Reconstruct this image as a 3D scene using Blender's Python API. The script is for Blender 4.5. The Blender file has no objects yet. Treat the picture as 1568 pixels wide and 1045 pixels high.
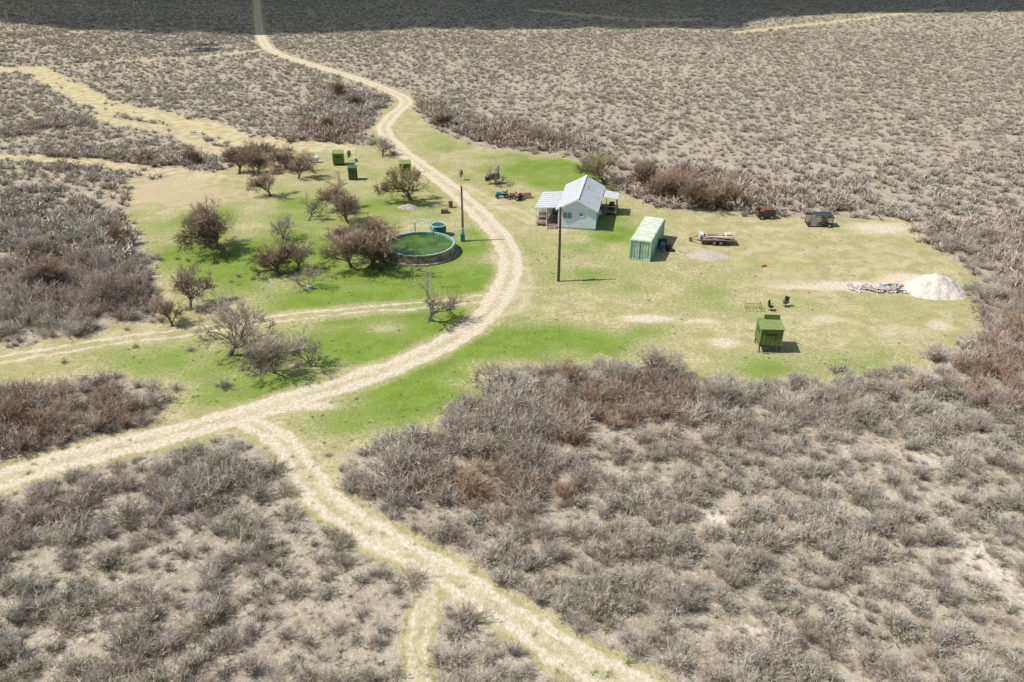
import bpy, bmesh, math, random
import numpy as np
from mathutils import Vector, Matrix
random.seed(7); rng=np.random.default_rng(7)
scene=bpy.context.scene
COL=scene.collection
# ---------------------------------------------------------------- survey -> plan metres
CAM_H=37.0; PITCH=math.radians(27.8); SF=1220.0
S_,C_=math.sin(PITCH),math.cos(PITCH)
def G(u,v):
    dv=v-522.5
    t=CAM_H/(SF*S_+dv*C_)
    return ((u-784)*t,(SF*C_-dv*S_)*t)
def GP(pts): return np.array([G(*p) for p in pts])
def catmull(pts,n=6):
    P=[np.array(pts[0])*2-np.array(pts[1])]+[np.array(p,float) for p in pts]+[np.array(pts[-1])*2-np.array(pts[-2])]
    out=[]
    for i in range(1,len(P)-2):
        for k in range(n):
            t=k/n
            out.append(0.5*((2*P[i])+(-P[i-1]+P[i+1])*t+(2*P[i-1]-5*P[i]+4*P[i+1]-P[i+2])*t*t+(-P[i-1]+3*P[i]-3*P[i+1]+P[i+2])*t**3))
    out.append(P[-2]); return out
# ---------------------------------------------------------------- noise
def _h(ix,iy,s):
    n=(ix.astype(np.int64)*374761393+iy.astype(np.int64)*668265263+s*1442695041)&0x7fffffff
    n=((n^(n>>13))*1274126177)&0x7fffffff
    return ((n^(n>>16))&0xffff)/65535.0
def vn(x,y,s=0):
    ix=np.floor(x);iy=np.floor(y);fx=x-ix;fy=y-iy
    fx=fx*fx*(3-2*fx);fy=fy*fy*(3-2*fy)
    a=_h(ix,iy,s);b=_h(ix+1,iy,s);c=_h(ix,iy+1,s);d=_h(ix+1,iy+1,s)
    return a*(1-fx)*(1-fy)+b*fx*(1-fy)+c*(1-fx)*fy+d*fx*fy
def fbm(x,y,s=0,o=3):
    r=0;a=.5;t=0
    for k in range(o):
        r=r+a*vn(x,y,s+k*17);t+=a;a*=.5;x=x*2.03+5.1;y=y*2.03+9.7
    return r/t
def sst(a,b,x):
    t=np.clip((x-a)/(b-a),0,1);return t*t*(3-2*t)
def dist_line(X,Y,P,closed=False,pad=12):
    d=np.full(X.shape,1e3)
    n=len(P)
    for i in range(n if closed else n-1):
        a=P[i];b=P[(i+1)%n]
        m=(X>min(a[0],b[0])-pad)&(X<max(a[0],b[0])+pad)&(Y>min(a[1],b[1])-pad)&(Y<max(a[1],b[1])+pad)
        if not m.any(): continue
        x=X[m];y=Y[m];ab=b-a;l=ab@ab+1e-9
        t=np.clip(((x-a[0])*ab[0]+(y-a[1])*ab[1])/l,0,1)
        dd=np.hypot(x-a[0]-t*ab[0],y-a[1]-t*ab[1])
        d[m]=np.minimum(d[m],dd)
    return d
def inside(X,Y,P):
    r=np.zeros(X.shape,bool);n=len(P)
    for i in range(n):
        a=P[i];b=P[(i+1)%n]
        if a[1]==b[1]: continue
        c=((a[1]>Y)!=(b[1]>Y))&(X<(b[0]-a[0])*(Y-a[1])/(b[1]-a[1])+a[0])
        r^=c
    return r
def sdf(X,Y,P):
    d=dist_line(X,Y,P,True)
    return np.where(inside(X,Y,P),d,-d)
# ---------------------------------------------------------------- plan layout
CLEAR=GP([(640,178),(690,212),(760,228),(870,240),(930,270),(960,302),(1010,320),(1130,328),(1280,332),(1395,336),(1425,375),(1490,425),(1490,520),(1415,575),(1250,584),(1100,584),(1020,560),(900,562),(760,575),(730,620),(650,675),(500,705),(470,705),(430,690),(380,668),(245,672),(262,620),(240,595),(190,575),(0,602),(-60,604),(-60,527),(0,524),(140,507),(235,487),(240,440),(222,370),(195,340),(200,312),(190,275),(330,268),(400,240),(480,228),(560,222),(590,170),(615,150),(640,160)])
ROADS=[ # pts, width, two-track, strength
 (GP(catmull([(385,-35),(392,-10),(395,30),(405,68),(440,88),(520,112),(590,137),(622,155),(600,178),(588,200),(615,232),(660,265),(710,305),(760,355),(782,395),(777,430),(755,470),(700,515),(620,555),(520,590),(470,605),(400,628),(300,655),(180,685),(80,710),(0,735),(-80,760)])),3.4,.45,.98),
 (GP(catmull([(385,650),(430,675),(460,712),(500,770),(580,822),(660,866),(740,915),(820,970),(880,1010),(950,1045),(1020,1090)])),2.6,.4,.85),
 (GP(catmull([(662,870),(650,930),(640,990),(650,1070)])),1.5,.2,.65),
 (GP(catmull([(-60,562),(0,552),(60,541),(180,522),(280,510),(400,492),(520,478),(640,468),(720,460),(765,452)])),2.7,.95,.85),
 (GP(catmull([(700,285),(745,305),(790,325),(815,340)])),3.0,.2,.5),
 (GP(catmull([(765,395),(800,420),(790,470),(745,478)])),3.0,.2,.5),
]
SWATH=[ # mown grassy lanes through the brush
 (GP(catmull([(-60,95),(0,108),(50,106),(100,132),(160,160),(260,182),(300,192),(370,214),(440,222),(520,228)])),7.5,.8),
 (GP(catmull([(160,160),(165,185),(260,200),(330,235)])),5.5,.6),
 (GP(catmull([(-60,238),(0,240),(100,246),(200,257),(330,272)])),4.2,.95),
 (GP(catmull([(-60,118),(40,108),(130,98),(300,88),(400,76)])),3.2,.7),
 (GP(catmull([(-60,75),(60,58),(200,40)])),3.2,.55),
 (GP(catmull([(1130,50),(1200,42),(1310,30),(1450,12)])),6,1),
 (GP(catmull([(820,16),(900,24),(1000,32),(1060,30)])),10,.8),
 (GP(catmull([(1440,330),(1500,350),(1600,352)])),2.5,.5),
]
THICK=[GP(p) for p in [
 [(-60,320),(190,322),(195,345),(215,375),(-60,396)],
 [(-60,396),(222,378),(236,440),(232,480),(140,500),(-60,522)],
 [(-60,608),(190,582),(235,600),(256,625),(240,670),(-60,735)],
 [(760,575),(900,562),(1020,562),(1100,586),(1250,588),(1415,578),(1490,520),(1568,450),(1640,450),(1640,640),(1350,640),(1100,675),(820,680),(720,640)],
 [(950,245),(1100,268),(1300,312),(1400,336),(1280,332),(1130,326),(1010,318),(960,296)],
 [(490,130),(600,150),(585,180),(560,222),(480,228),(400,240),(340,250),(430,215)],
 [(630,150),(760,180),(900,212),(950,248),(930,266),(870,238),(760,226),(690,210),(640,176)],
 [(1400,336),(1640,345),(1640,520),(1492,520),(1492,425),(1425,375)],
 [(-60,775),(100,745),(380,692),(425,730),(445,775),(300,810),(-60,840)],
 [(500,725),(650,685),(730,640),(900,660),(880,770),(700,840),(570,800)],
 [(-60,206),(0,200),(80,184),(150,176),(155,186),(80,198),(0,214)],
 [(60,226),(170,230),(300,246),(290,262),(180,250),(60,238)],
]]
def blobs(X,Y,L):
    r=np.zeros(X.shape)
    for u,v,rx,ry,a in L:
        x,y=G(u,v); q=((X-x)/rx)**2+((Y-y)/ry)**2
        r=np.maximum(r,a*np.exp(-q*.8))
    return r
GREEN=[(640,430,12,7,1.05),(640,395,9,7,1.05),(560,460,12,8,1.05),(430,400,13,9,.95),(330,390,11,8,.85),(480,320,13,11,.7),(300,350,12,12,.65),(600,320,10,12,.7),(725,372,5,8,1),(735,420,6,5,.95),(700,212,9,12,.65),(840,264,11,9,1),(780,262,10,12,.7),(800,525,13,4.5,1.1),(900,530,9,4,.8),(880,400,11,11,.6),(935,350,6,9,.85),(690,495,5,4,1),(560,530,13,6,.9),(600,610,10,5,.9),(330,560,14,5,.7),(440,585,9,5,.85),(1240,560,14,4,.5),(1000,430,11,8,.42),(1100,480,12,5,.3),(230,560,10,4,.55),(660,560,6,5,.85),(560,265,10,10,.4)]
BARE=[(1395,432,4.5,3,1),(1300,438,7,1.6,.95),(1230,440,6,1,.75),(990,488,3.6,1.1,.95),(1070,492,3,.9,.7),(1110,525,2.2,1.4,.8),(1350,350,7,3.5,.75),(1260,490,3.6,2,.6),(1370,510,3.5,1.5,.6),(470,622,3,1,.85),(820,470,3,2,.45),(1180,500,3,2,.5),(1440,500,2.5,2,.6),(780,400,3,6,.4),(590,505,2,1.2,.5),(1180,350,3,2,.5)]
PINK=[(255,290,8,9,.9),(300,300,7,6,.8),(190,290,7,6,.6),(470,255,8,8,.35),(1150,380,14,10,.45),(1230,430,12,7,.5),(1350,400,10,8,.45)]
PALE=[(1400,800,9,9,.45),(1090,790,2.2,1.3,.8),(1500,850,2.5,6,.7),(1150,985,2.2,2.2,.7),(1320,920,4,3,.45),(1250,690,8,2.2,.45),(930,690,3,2,.35),(1450,700,7,2.5,.6),(60,1000,2.5,2.5,.55),(140,960,2,1.5,.6),(300,860,2,1,.5),(1200,800,5,3,.35),(1290,610,4,2,.5)]
def zones(X,Y):
    n1=fbm(X*.35,Y*.35,3)-.5; n2=fbm(X*1.1,Y*1.1,9)-.5
    Z={}
    cl=sst(-1.2,1.5,sdf(X+n1*5,Y-n1*5,CLEAR)+n2*3)
    road=np.zeros(X.shape)
    core=np.zeros(X.shape)
    for P,w,tt,s in ROADS:
        d=dist_line(X,Y,P,pad=8)+n2*.6+n1*.5
        full=1-sst(w*.40,w*.60,d)
        tr=np.exp(-((d-w*.28)/(w*.12))**2)
        v=s*full*((1-tt)+tt*tr)
        road=np.maximum(road,v); core=np.maximum(core,1-sst(w*.5,w*.8,d))
    sw=np.zeros(X.shape)
    for P,w,s in SWATH:
        d=dist_line(X,Y,P,pad=14)+n2*1.5+n1*3
        sw=np.maximum(sw,s*(1-sst(w*.35,w*.6,d)))
    th=np.zeros(X.shape)
    for P in THICK:
        th=np.maximum(th,sst(-2,4,sdf(X,Y,P)+n1*8))
    gr=blobs(X,Y,GREEN); gr=np.clip(gr+(fbm(X*.22,Y*.22,31)-.55)*1.0*sst(0,.4,gr),0,1)*cl
    Z['clear']=cl;Z['road']=np.clip(road,0,1);Z['core']=core;Z['swath']=sw;Z['thick']=th*(1-cl)
    Z['green']=gr;Z['bare']=blobs(X,Y,BARE)*cl;Z['pink']=blobs(X,Y,PINK)
    Z['pale']=np.clip(blobs(X,Y,PALE)*(1-cl),0,1)
    return Z
# ---------------------------------------------------------------- node helpers
def newmat(name):
    m=bpy.data.materials.new(name);m.use_nodes=True
    nt=m.node_tree;b=nt.nodes['Principled BSDF'];b.inputs['Specular IOR Level'].default_value=.15
    return m,nt,b
def diffuse_mat(name):
    m=bpy.data.materials.new(name);m.use_nodes=True;nt=m.node_tree
    nt.nodes.remove(nt.nodes['Principled BSDF']);d=nt.nodes.new('ShaderNodeBsdfDiffuse')
    nt.links.new(d.outputs[0],nt.nodes['Material Output'].inputs[0]);return m,nt,d
def N(nt,t,**k):
    n=nt.nodes.new(t)
    for a,b in k.items():
        if a in n.bl_rna.properties: setattr(n,a,b)
        else: n.inputs[a].default_value=b
    return n
def mixc(nt,f,a,b,mode='MIX'):
    n=nt.nodes.new('ShaderNodeMix');n.data_type='RGBA';n.blend_type=mode
    for i,x in ((0,f),(6,a),(7,b)):
        if hasattr(x,'is_output'): nt.links.new(x,n.inputs[i])
        elif i==0: n.inputs[0].default_value=x
        else: n.inputs[i].default_value=(*x,1)
    return n.outputs[2]
def math_(nt,op,a,b=0,c=0,clamp=False):
    n=nt.nodes.new('ShaderNodeMath');n.operation=op;n.use_clamp=clamp
    for i,x in enumerate((a,b,c)):
        if hasattr(x,'is_output'): nt.links.new(x,n.inputs[i])
        else: n.inputs[i].default_value=x
    return n.outputs[0]
def noise_(nt,co,scale,detail=3,rough=.6):
    n=N(nt,'ShaderNodeTexNoise',Scale=scale,Detail=detail,Roughness=rough)
    nt.links.new(co,n.inputs['Vector']);return n.outputs[0]
def ramp01(nt,x,a,b):
    n=nt.nodes.new('ShaderNodeMapRange');n.interpolation_type='SMOOTHSTEP'
    nt.links.new(x,n.inputs[0]);n.inputs[1].default_value=a;n.inputs[2].default_value=b
    return n.outputs[0]
MATS={}
def M(name,col,rough=.8,var=.25,scale=3,metal=0,bump=0,spec=.2,col2=None):
    if name in MATS: return MATS[name]
    m,nt,b=newmat(name)
    co=nt.nodes.new('ShaderNodeTexCoord').outputs['Object']
    n=noise_(nt,co,scale,5,.65)
    d=col2 or tuple(c*(1-var*1.6) for c in col)
    l=tuple(min(1,c*(1+var*.5)) for c in col)
    nt.links.new(mixc(nt,ramp01(nt,n,.3,.68),d,l),b.inputs['Base Color'])
    b.inputs['Roughness'].default_value=rough;b.inputs['Metallic'].default_value=metal
    b.inputs['Specular IOR Level'].default_value=spec
    if bump:
        bp=nt.nodes.new('ShaderNodeBump');bp.inputs['Strength'].default_value=bump;bp.inputs['Distance'].default_value=.05
        nt.links.new(n,bp.inputs['Height']);nt.links.new(bp.outputs[0],b.inputs['Normal'])
    MATS[name]=m;return m
# ---------------------------------------------------------------- ground
def ground_material():
    m,nt,b=diffuse_mat('ground_soil_grass')
    co=nt.nodes.new('ShaderNodeTexCoord').outputs['Object']
    A=N(nt,'ShaderNodeAttribute',attribute_name='zoneA');B=N(nt,'ShaderNodeAttribute',attribute_name='zoneB')
    sa=nt.nodes.new('ShaderNodeSeparateColor');nt.links.new(A.outputs[0],sa.inputs[0])
    sb=nt.nodes.new('ShaderNodeSeparateColor');nt.links.new(B.outputs[0],sb.inputs[0])
    big=noise_(nt,co,.16,2);mid=noise_(nt,co,.55,3,.65);fin=noise_(nt,co,2.6,3,.7);vf=noise_(nt,co,9,2,.7)
    def brk(mask,nz,amt,lo=.3,hi=.7):
        return ramp01(nt,math_(nt,'MULTIPLY_ADD',math_(nt,'SUBTRACT',nz,.5),amt,mask),lo,hi)
    # dry mown grass
    dry=mixc(nt,ramp01(nt,mid,.35,.65),(.37,.33,.165),(.55,.48,.29))
    dry=mixc(nt,math_(nt,'MULTIPLY',ramp01(nt,big,.42,.62),.55),dry,(.31,.335,.11))
    dry=mixc(nt,math_(nt,'MULTIPLY',ramp01(nt,fin,.42,.62),.6),dry,(.27,.25,.105))
    dry=mixc(nt,math_(nt,'MULTIPLY',ramp01(nt,vf,.5,.68),.5),dry,(.66,.60,.42))
    # wild litter
    wild=mixc(nt,ramp01(nt,mid,.38,.62),(.34,.295,.215),(.48,.425,.325))
    wild=mixc(nt,ramp01(nt,fin,.52,.7),wild,(.60,.545,.45))
    wild=mixc(nt,math_(nt,'MULTIPLY',ramp01(nt,vf,.48,.62),.6),wild,(.25,.215,.15))
    wild=mixc(nt,brk(sb.outputs[2],fin,1.0,.3,.85),wild,(.68,.61,.49))
    c=mixc(nt,brk(sa.outputs[2],fin,.5),dry,wild)
    # swath lanes
    c=mixc(nt,brk(sb.outputs[0],fin,.9),c,mixc(nt,ramp01(nt,mid,.4,.6),(.44,.37,.20),(.58,.50,.32)))
    c=mixc(nt,math_(nt,'MULTIPLY',brk(sb.outputs[1],mid,.8),.7),c,mixc(nt,ramp01(nt,fin,.4,.6),(.45,.34,.22),(.62,.50,.36)))
    # green
    g=mixc(nt,ramp01(nt,mid,.35,.65),(.135,.225,.020),(.205,.315,.045))
    g=mixc(nt,math_(nt,'MULTIPLY',ramp01(nt,fin,.45,.65),.55),g,(.30,.365,.09))
    g=mixc(nt,math_(nt,'MULTIPLY',ramp01(nt,vf,.46,.62),.6),g,(.09,.14,.025))
    gm=math_(nt,'MULTIPLY_ADD',math_(nt,'SUBTRACT',fin,.5),1.2,math_(nt,'MULTIPLY_ADD',math_(nt,'SUBTRACT',mid,.5),.9,sa.outputs[0]))
    c=mixc(nt,math_(nt,'MULTIPLY',ramp01(nt,gm,.1,.85),.92),c,g)
    # caliche
    bc=mixc(nt,ramp01(nt,fin,.35,.65),(.55,.465,.335),(.70,.62,.48))
    bc=mixc(nt,math_(nt,'MULTIPLY',ramp01(nt,vf,.5,.7),.4),bc,(.40,.33,.22))
    bm=math_(nt,'MULTIPLY_ADD',math_(nt,'SUBTRACT',fin,.5),.75,math_(nt,'MULTIPLY_ADD',math_(nt,'SUBTRACT',mid,.5),.35,sa.outputs[1]))
    c=mixc(nt,ramp01(nt,bm,.3,.82),c,bc)
    nt.links.new(c,b.inputs['Color'])
    bp=nt.nodes.new('ShaderNodeBump');bp.inputs['Strength'].default_value=.7;bp.inputs['Distance'].default_value=.14
    nt.links.new(noise_(nt,co,3.5,2,.7),bp.inputs['Height']);nt.links.new(bp.outputs[0],b.inputs['Normal'])
    return m
gmat=ground_material()
th=np.concatenate([np.arange(-50,50,.125),np.arange(50,310,4.0)])*math.pi/180
rr=np.concatenate([np.array([.3,2,5,8,11,13.5]),15*np.exp(np.arange(0,math.log(700/15),.0055)),np.geomspace(720,9000,20)])
nt_=len(th);nr=len(rr)
R,T=np.meshgrid(rr,th,indexing='ij')
X=(R*np.sin(T)).ravel();Y=(R*np.cos(T)).ravel()
Z=zones(X,Y)
def mkmesh(name,V,F,attrs=None,mat=None):
    me=bpy.data.meshes.new(name)
    me.vertices.add(len(V));me.vertices.foreach_set('co',V.astype(np.float32).ravel())
    me.loops.add(F.size);me.loops.foreach_set('vertex_index',F.astype(np.int32).ravel())
    me.polygons.add(len(F));me.polygons.foreach_set('loop_start',(np.arange(len(F))*F.shape[1]).astype(np.int32))
    me.update(calc_edges=True)
    for k,a in (attrs or {}).items():
        at=me.attributes.new(k,'FLOAT_COLOR','POINT');at.data.foreach_set('color',a.astype(np.float32).ravel())
    if mat: me.materials.append(mat)
    return me
wildm=1-Z['clear']
zA=np.stack([Z['green']*(1-Z['core']*.55),np.maximum(Z['road'],Z['bare']),wildm*(1-Z['core']),np.ones_like(X)],1)
zB=np.stack([Z['swath'],Z['pink'],Z['pale'],np.ones_like(X)],1)
i,j=np.meshgrid(np.arange(nr-1),np.arange(nt_),indexing='ij')
a=(i*nt_+j).ravel();b_=(i*nt_+(j+1)%nt_).ravel()
F=np.stack([a,b_,b_+nt_,a+nt_],1)[:,::-1]
V=np.stack([X,Y,np.zeros_like(X)],1)
gme=mkmesh('ground',V,F,{'zoneA':zA,'zoneB':zB},gmat)
ground=bpy.data.objects.new('ground',gme);COL.objects.link(ground)
if gme.polygons[5000].normal.z<0: gme.flip_normals()
# dirt road sheet, 15 mm above the ground
sel=(Z['core'][F]>.02).any(1)&((R.ravel()[F[:,0]])<690)
Fr=F[sel];u,inv=np.unique(Fr,return_inverse=True);Fr=inv.reshape(-1,4)
Vr=V[u].copy();Vr[:,2]=.015*np.clip(Z['core'][u]*3,.3,1)
rme=mkmesh('dirt_road',Vr,Fr,{'zoneA':zA[u],'zoneB':zB[u]},gmat)
road=bpy.data.objects.new('dirt_road',rme);COL.objects.link(road)
if rme.polygons[50].normal.z<0: rme.flip_normals()
# ---------------------------------------------------------------- twig materials
def twigmat(name,inst=True,base=(.2,.15,.11),tip=(.42,.38,.33)):
    m,nt,b=diffuse_mat(name)
    tc=nt.nodes.new('ShaderNodeTexCoord')
    sp=nt.nodes.new('ShaderNodeSeparateXYZ');nt.links.new(tc.outputs['Object'],sp.inputs[0])
    if inst:
        at=N(nt,'ShaderNodeAttribute',attribute_name='tint',attribute_type='INSTANCER')
        oi=nt.nodes.new('ShaderNodeObjectInfo')
        cr=nt.nodes.new('ShaderNodeValToRGB');e=cr.color_ramp.elements
        e[0].position=0;e[0].color=(.60,.575,.47,1);e[1].position=1;e[1].color=(.46,.305,.205,1)
        for p,c in ((.3,(.60,.55,.475)),(.55,(.55,.475,.39)),(.8,(.49,.375,.275))):
            q=e.new(p);q.color=(*c,1)
        nt.links.new(at.outputs['Fac'],cr.inputs[0])
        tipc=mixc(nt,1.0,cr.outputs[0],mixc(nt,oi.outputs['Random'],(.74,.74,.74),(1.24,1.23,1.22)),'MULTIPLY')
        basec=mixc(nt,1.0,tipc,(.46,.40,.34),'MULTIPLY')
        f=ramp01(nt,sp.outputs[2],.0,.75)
    else:
        tipc=mixc(nt,0.0,tip,tip);basec=mixc(nt,0.0,base,base);f=ramp01(nt,sp.outputs[2],.8,4.0)
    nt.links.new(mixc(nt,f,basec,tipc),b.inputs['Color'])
    return m
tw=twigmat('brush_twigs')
def leafmat(name,c1,c2):
    m,nt,b=diffuse_mat(name)
    oi=nt.nodes.new('ShaderNodeObjectInfo')
    sp=nt.nodes.new('ShaderNodeSeparateXYZ');nt.links.new(nt.nodes.new('ShaderNodeTexCoord').outputs['Object'],sp.inputs[0])
    c=mixc(nt,oi.outputs['Random'],c1,c2)
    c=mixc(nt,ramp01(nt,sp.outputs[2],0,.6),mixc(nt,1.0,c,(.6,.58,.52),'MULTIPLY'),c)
    nt.links.new(c,b.inputs['Color'])
    return m
lf=leafmat('sage_leaves',(.35,.35,.235),(.50,.50,.385))
gf=leafmat('dry_grass_blades',(.50,.44,.30),(.65,.60,.46))
wf=leafmat('weed_leaves',(.19,.24,.06),(.31,.37,.12))
# ---------------------------------------------------------------- brush prototypes
def ribbons(P,D,L,W,bend,rg,nseg=2):
    n=len(P);side=np.cross(D,rg.normal(size=(n,3)));side/=np.linalg.norm(side,axis=1)[:,None]+1e-9
    rows=[]
    for k in range(nseg+1):
        t=k/nseg;c=P+D*(L*t)[:,None]+bend*(L*t*t)[:,None];w=(W*(1-.75*t))[:,None]*.5
        rows+= [c-side*w,c+side*w]
    V=np.stack(rows,1).reshape(-1,3);m=2*(nseg+1)
    F=[]
    for k in range(nseg):
        F.append(np.stack([np.arange(n)*m+2*k,np.arange(n)*m+2*k+1,np.arange(n)*m+2*k+3,np.arange(n)*m+2*k+2],1))
    return V,np.concatenate(F)
def bush_mesh(name,seed,ns=34,nt2=14,spread=60,width=.02,leaf=0,lmat=None,tmat=None,lsz=1.0,ts=1,ss=2):
    rg=np.random.default_rng(seed)
    az=rg.uniform(0,2*np.pi,ns);ti=np.radians(spread)*np.sqrt(rg.uniform(.02,1,ns))
    D=np.stack([np.sin(ti)*np.cos(az),np.sin(ti)*np.sin(az),np.cos(ti)],1)
    P=rg.normal(0,.09,(ns,3));P[:,2]=-.03
    lob=.75+.4*vn(az*1.3+seed,ti*2,seed)
    L=lob*rg.uniform(.6,1.0,ns);B=rg.normal(0,.07,(ns,3));B[:,2]+=.03
    Vs,Fs=ribbons(P,D,L,np.full(ns,width*1.3),B,rg,ss)
    k=np.repeat(np.arange(ns),nt2);t=rg.uniform(.2,1,len(k))
    P2=P[k]+D[k]*(L[k]*t)[:,None]+B[k]*(L[k]*t*t)[:,None]
    D2=D[k]*.55+rg.normal(0,.6,(len(k),3));D2[:,2]+=.3;D2/=np.linalg.norm(D2,axis=1)[:,None]
    L2=rg.uniform(.12,.34,len(k))*(1.15-.4*t)
    V2,F2=ribbons(P2,D2,L2,rg.uniform(.6,1.1,len(k))*width,rg.normal(0,.15,(len(k),3)),rg,ts)
    V=np.concatenate([Vs,V2]);F=np.concatenate([Fs,F2+len(Vs)]);mi=np.zeros(len(F),int)
    if leaf:
        kk=rg.integers(0,len(P2),leaf);c=P2[kk]+D2[kk]*(L2[kk]*rg.uniform(.2,1,leaf))[:,None]+rg.normal(0,.02,(leaf,3))
        Dl=rg.normal(size=(leaf,3));Dl/=np.linalg.norm(Dl,axis=1)[:,None]
        V3,F3=ribbons(c,Dl,rg.uniform(.05,.10,leaf)*lsz,rg.uniform(.04,.07,leaf)*lsz,np.zeros((leaf,3)),rg,1)
        F=np.concatenate([F,F3+len(V)]);V=np.concatenate([V,V3]);mi=np.concatenate([mi,np.ones(len(F3),int)])
    V[:,2]=np.maximum(V[:,2],-.02)
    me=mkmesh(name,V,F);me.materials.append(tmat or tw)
    if lmat: me.materials.append(lmat)
    me.polygons.foreach_set('material_index',mi.astype(np.int32))
    return me
def tuft_mesh(name,seed,n,mat,h=1,spread=50,w=.05):
    rg=np.random.default_rng(seed);az=rg.uniform(0,6.28,n);ti=np.radians(spread)*np.sqrt(rg.uniform(0,1,n))
    D=np.stack([np.sin(ti)*np.cos(az),np.sin(ti)*np.sin(az),np.cos(ti)],1)
    P=rg.normal(0,.16,(n,3));P[:,2]=-.02
    V,F=ribbons(P,D,rg.uniform(.4,1,n)*h,np.full(n,w),np.stack([D[:,0]*.3,D[:,1]*.3,-.2*np.ones(n)],1),rg,1)
    me=mkmesh(name,V,F);me.materials.append(mat);return me
def protos(cname,meshes):
    c=bpy.data.collections.new(cname)
    for k,me in enumerate(meshes):
        o=bpy.data.objects.new('%s_%02d'%(cname,k),me);c.objects.link(o)
    return c
# 0-4 twiggy,5-7 upright,8-11 sage ; 12-17 light twiggy, 18-20 light sage (for distance)
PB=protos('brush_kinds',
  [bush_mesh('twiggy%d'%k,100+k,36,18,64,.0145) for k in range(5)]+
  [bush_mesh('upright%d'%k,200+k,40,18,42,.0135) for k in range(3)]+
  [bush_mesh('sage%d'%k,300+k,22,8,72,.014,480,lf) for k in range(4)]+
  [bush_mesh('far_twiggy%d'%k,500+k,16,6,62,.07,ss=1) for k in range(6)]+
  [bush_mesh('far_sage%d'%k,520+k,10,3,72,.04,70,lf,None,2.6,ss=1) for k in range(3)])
PT=protos('tuft_kinds',[tuft_mesh('tuft%d'%k,400+k,40,gf) for k in range(3)]+[tuft_mesh('weed%d'%k,410+k,36,wf,w=.09,spread=65) for k in range(3)])
def scatter(name,pts,idx,rot,scl,tint,coll):
    me=bpy.data.meshes.new(name);n=len(pts)
    me.vertices.add(n);me.vertices.foreach_set('co',pts.astype(np.float32).ravel())
    me.attributes.new('idx','INT','POINT').data.foreach_set('value',idx.astype(np.int32))
    me.attributes.new('tint','FLOAT','POINT').data.foreach_set('value',tint.astype(np.float32))
    me.attributes.new('rotv','FLOAT_VECTOR','POINT').data.foreach_set('vector',rot.astype(np.float32).ravel())
    me.attributes.new('sclv','FLOAT_VECTOR','POINT').data.foreach_set('vector',scl.astype(np.float32).ravel())
    o=bpy.data.objects.new(name,me);COL.objects.link(o)
    g=bpy.data.node_groups.new(name,'GeometryNodeTree')
    g.interface.new_socket('Geometry',in_out='INPUT',socket_type='NodeSocketGeometry')
    g.interface.new_socket('Geometry',in_out='OUTPUT',socket_type='NodeSocketGeometry')
    gi=g.nodes.new('NodeGroupInput');go=g.nodes.new('NodeGroupOutput')
    ci=g.nodes.new('GeometryNodeCollectionInfo');ci.inputs[0].default_value=coll
    ci.inputs['Separate Children'].default_value=True;ci.inputs['Reset Children'].default_value=True
    ip=g.nodes.new('GeometryNodeInstanceOnPoints');ip.inputs['Pick Instance'].default_value=True
    def na(nm,dt):
        q=g.nodes.new('GeometryNodeInputNamedAttribute');q.data_type=dt;q.inputs[0].default_value=nm;return q.outputs[0]
    L=g.links.new
    L(gi.outputs[0],ip.inputs['Points']);L(ci.outputs[0],ip.inputs['Instance'])
    L(na('idx','INT'),ip.inputs['Instance Index']);L(na('rotv','FLOAT_VECTOR'),ip.inputs['Rotation']);L(na('sclv','FLOAT_VECTOR'),ip.inputs['Scale'])
    L(ip.outputs[0],go.inputs[0])
    md=o.modifiers.new('scatter','NODES');md.node_group=g
    return o
def cand(y0,y1,dens):
    xm=.66*y1+25;n=int(2*xm*(y1-y0)*dens)
    x=rng.uniform(-xm,xm,n);y=rng.uniform(y0,y1,n);k=np.abs(x)<.66*y+25
    return x[k],y[k]
xs=[];ys=[]
for y0,y1,d in ((22,60,1.5),(60,110,1.2),(110,200,.95),(200,320,.75),(320,480,.42),(480,660,.13)):
    x,y=cand(y0,y1,d);xs.append(x);ys.append(y)
x=np.concatenate(xs);y=np.concatenate(ys)
z=zones(x,y)
patch=fbm(x*.12,y*.12,55,3);fine=fbm(x*.5,y*.5,77,2);vpatch=fbm(x*.02,y*.02,58,3)
far=sst(90,180,y)
dens=(.6+.4*sst(.38,.6,patch)*(1-far)+far*(.05+.3*sst(.35,.6,vpatch)))
dens*=(1-.55*z['pale'])
dens=np.maximum(dens,z['thick'])
dens*=np.where((fine<.36)&(far<.5),.5,1)
dens*=(1-sst(.3,.7,z['clear']))*(1-sst(.05,.3,z['core']))*(1-.96*sst(.15,.5,z['swath']))*(1-.7*z['pink'])
lone=(z['clear']>.6)&(z['core']<.05)&(x<-24)&(y<92)&(y>60)
dens=np.where(lone,.03,dens)
keep=rng.uniform(size=len(x))<dens
x,y,patch,fine,lone=x[keep],y[keep],patch[keep],fine[keep],lone[keep];z={k:v[keep] for k,v in z.items()};far=far[keep];n=len(x)
thk=z['thick']
r=rng.uniform(size=n)
sage=r<np.where(thk>.5,.12,.35+.3*far)
lod=rng.uniform(size=n)<sst(75,115,y)
kind=np.where(sage,np.where(lod,18+rng.integers(0,3,n),8+rng.integers(0,4,n)),np.where(lod,12+rng.integers(0,6,n),np.where(rng.uniform(size=n)<.7,rng.integers(0,5,n),5+rng.integers(0,3,n))))
h=rng.gamma(6,1/6,n)
size=np.where(sage,.75,1.15)*np.clip(h,.5,1.6)*(.75+.5*patch)
size*=1+thk*rng.uniform(.15,.65,n)
size=np.where((far>.5)&(thk<.3),size*.82,size)
size=np.where(lone,size*.6,size)
hz=size*rng.uniform(.8,1.1,n)*np.where(far>.5,.9,1)
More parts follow.
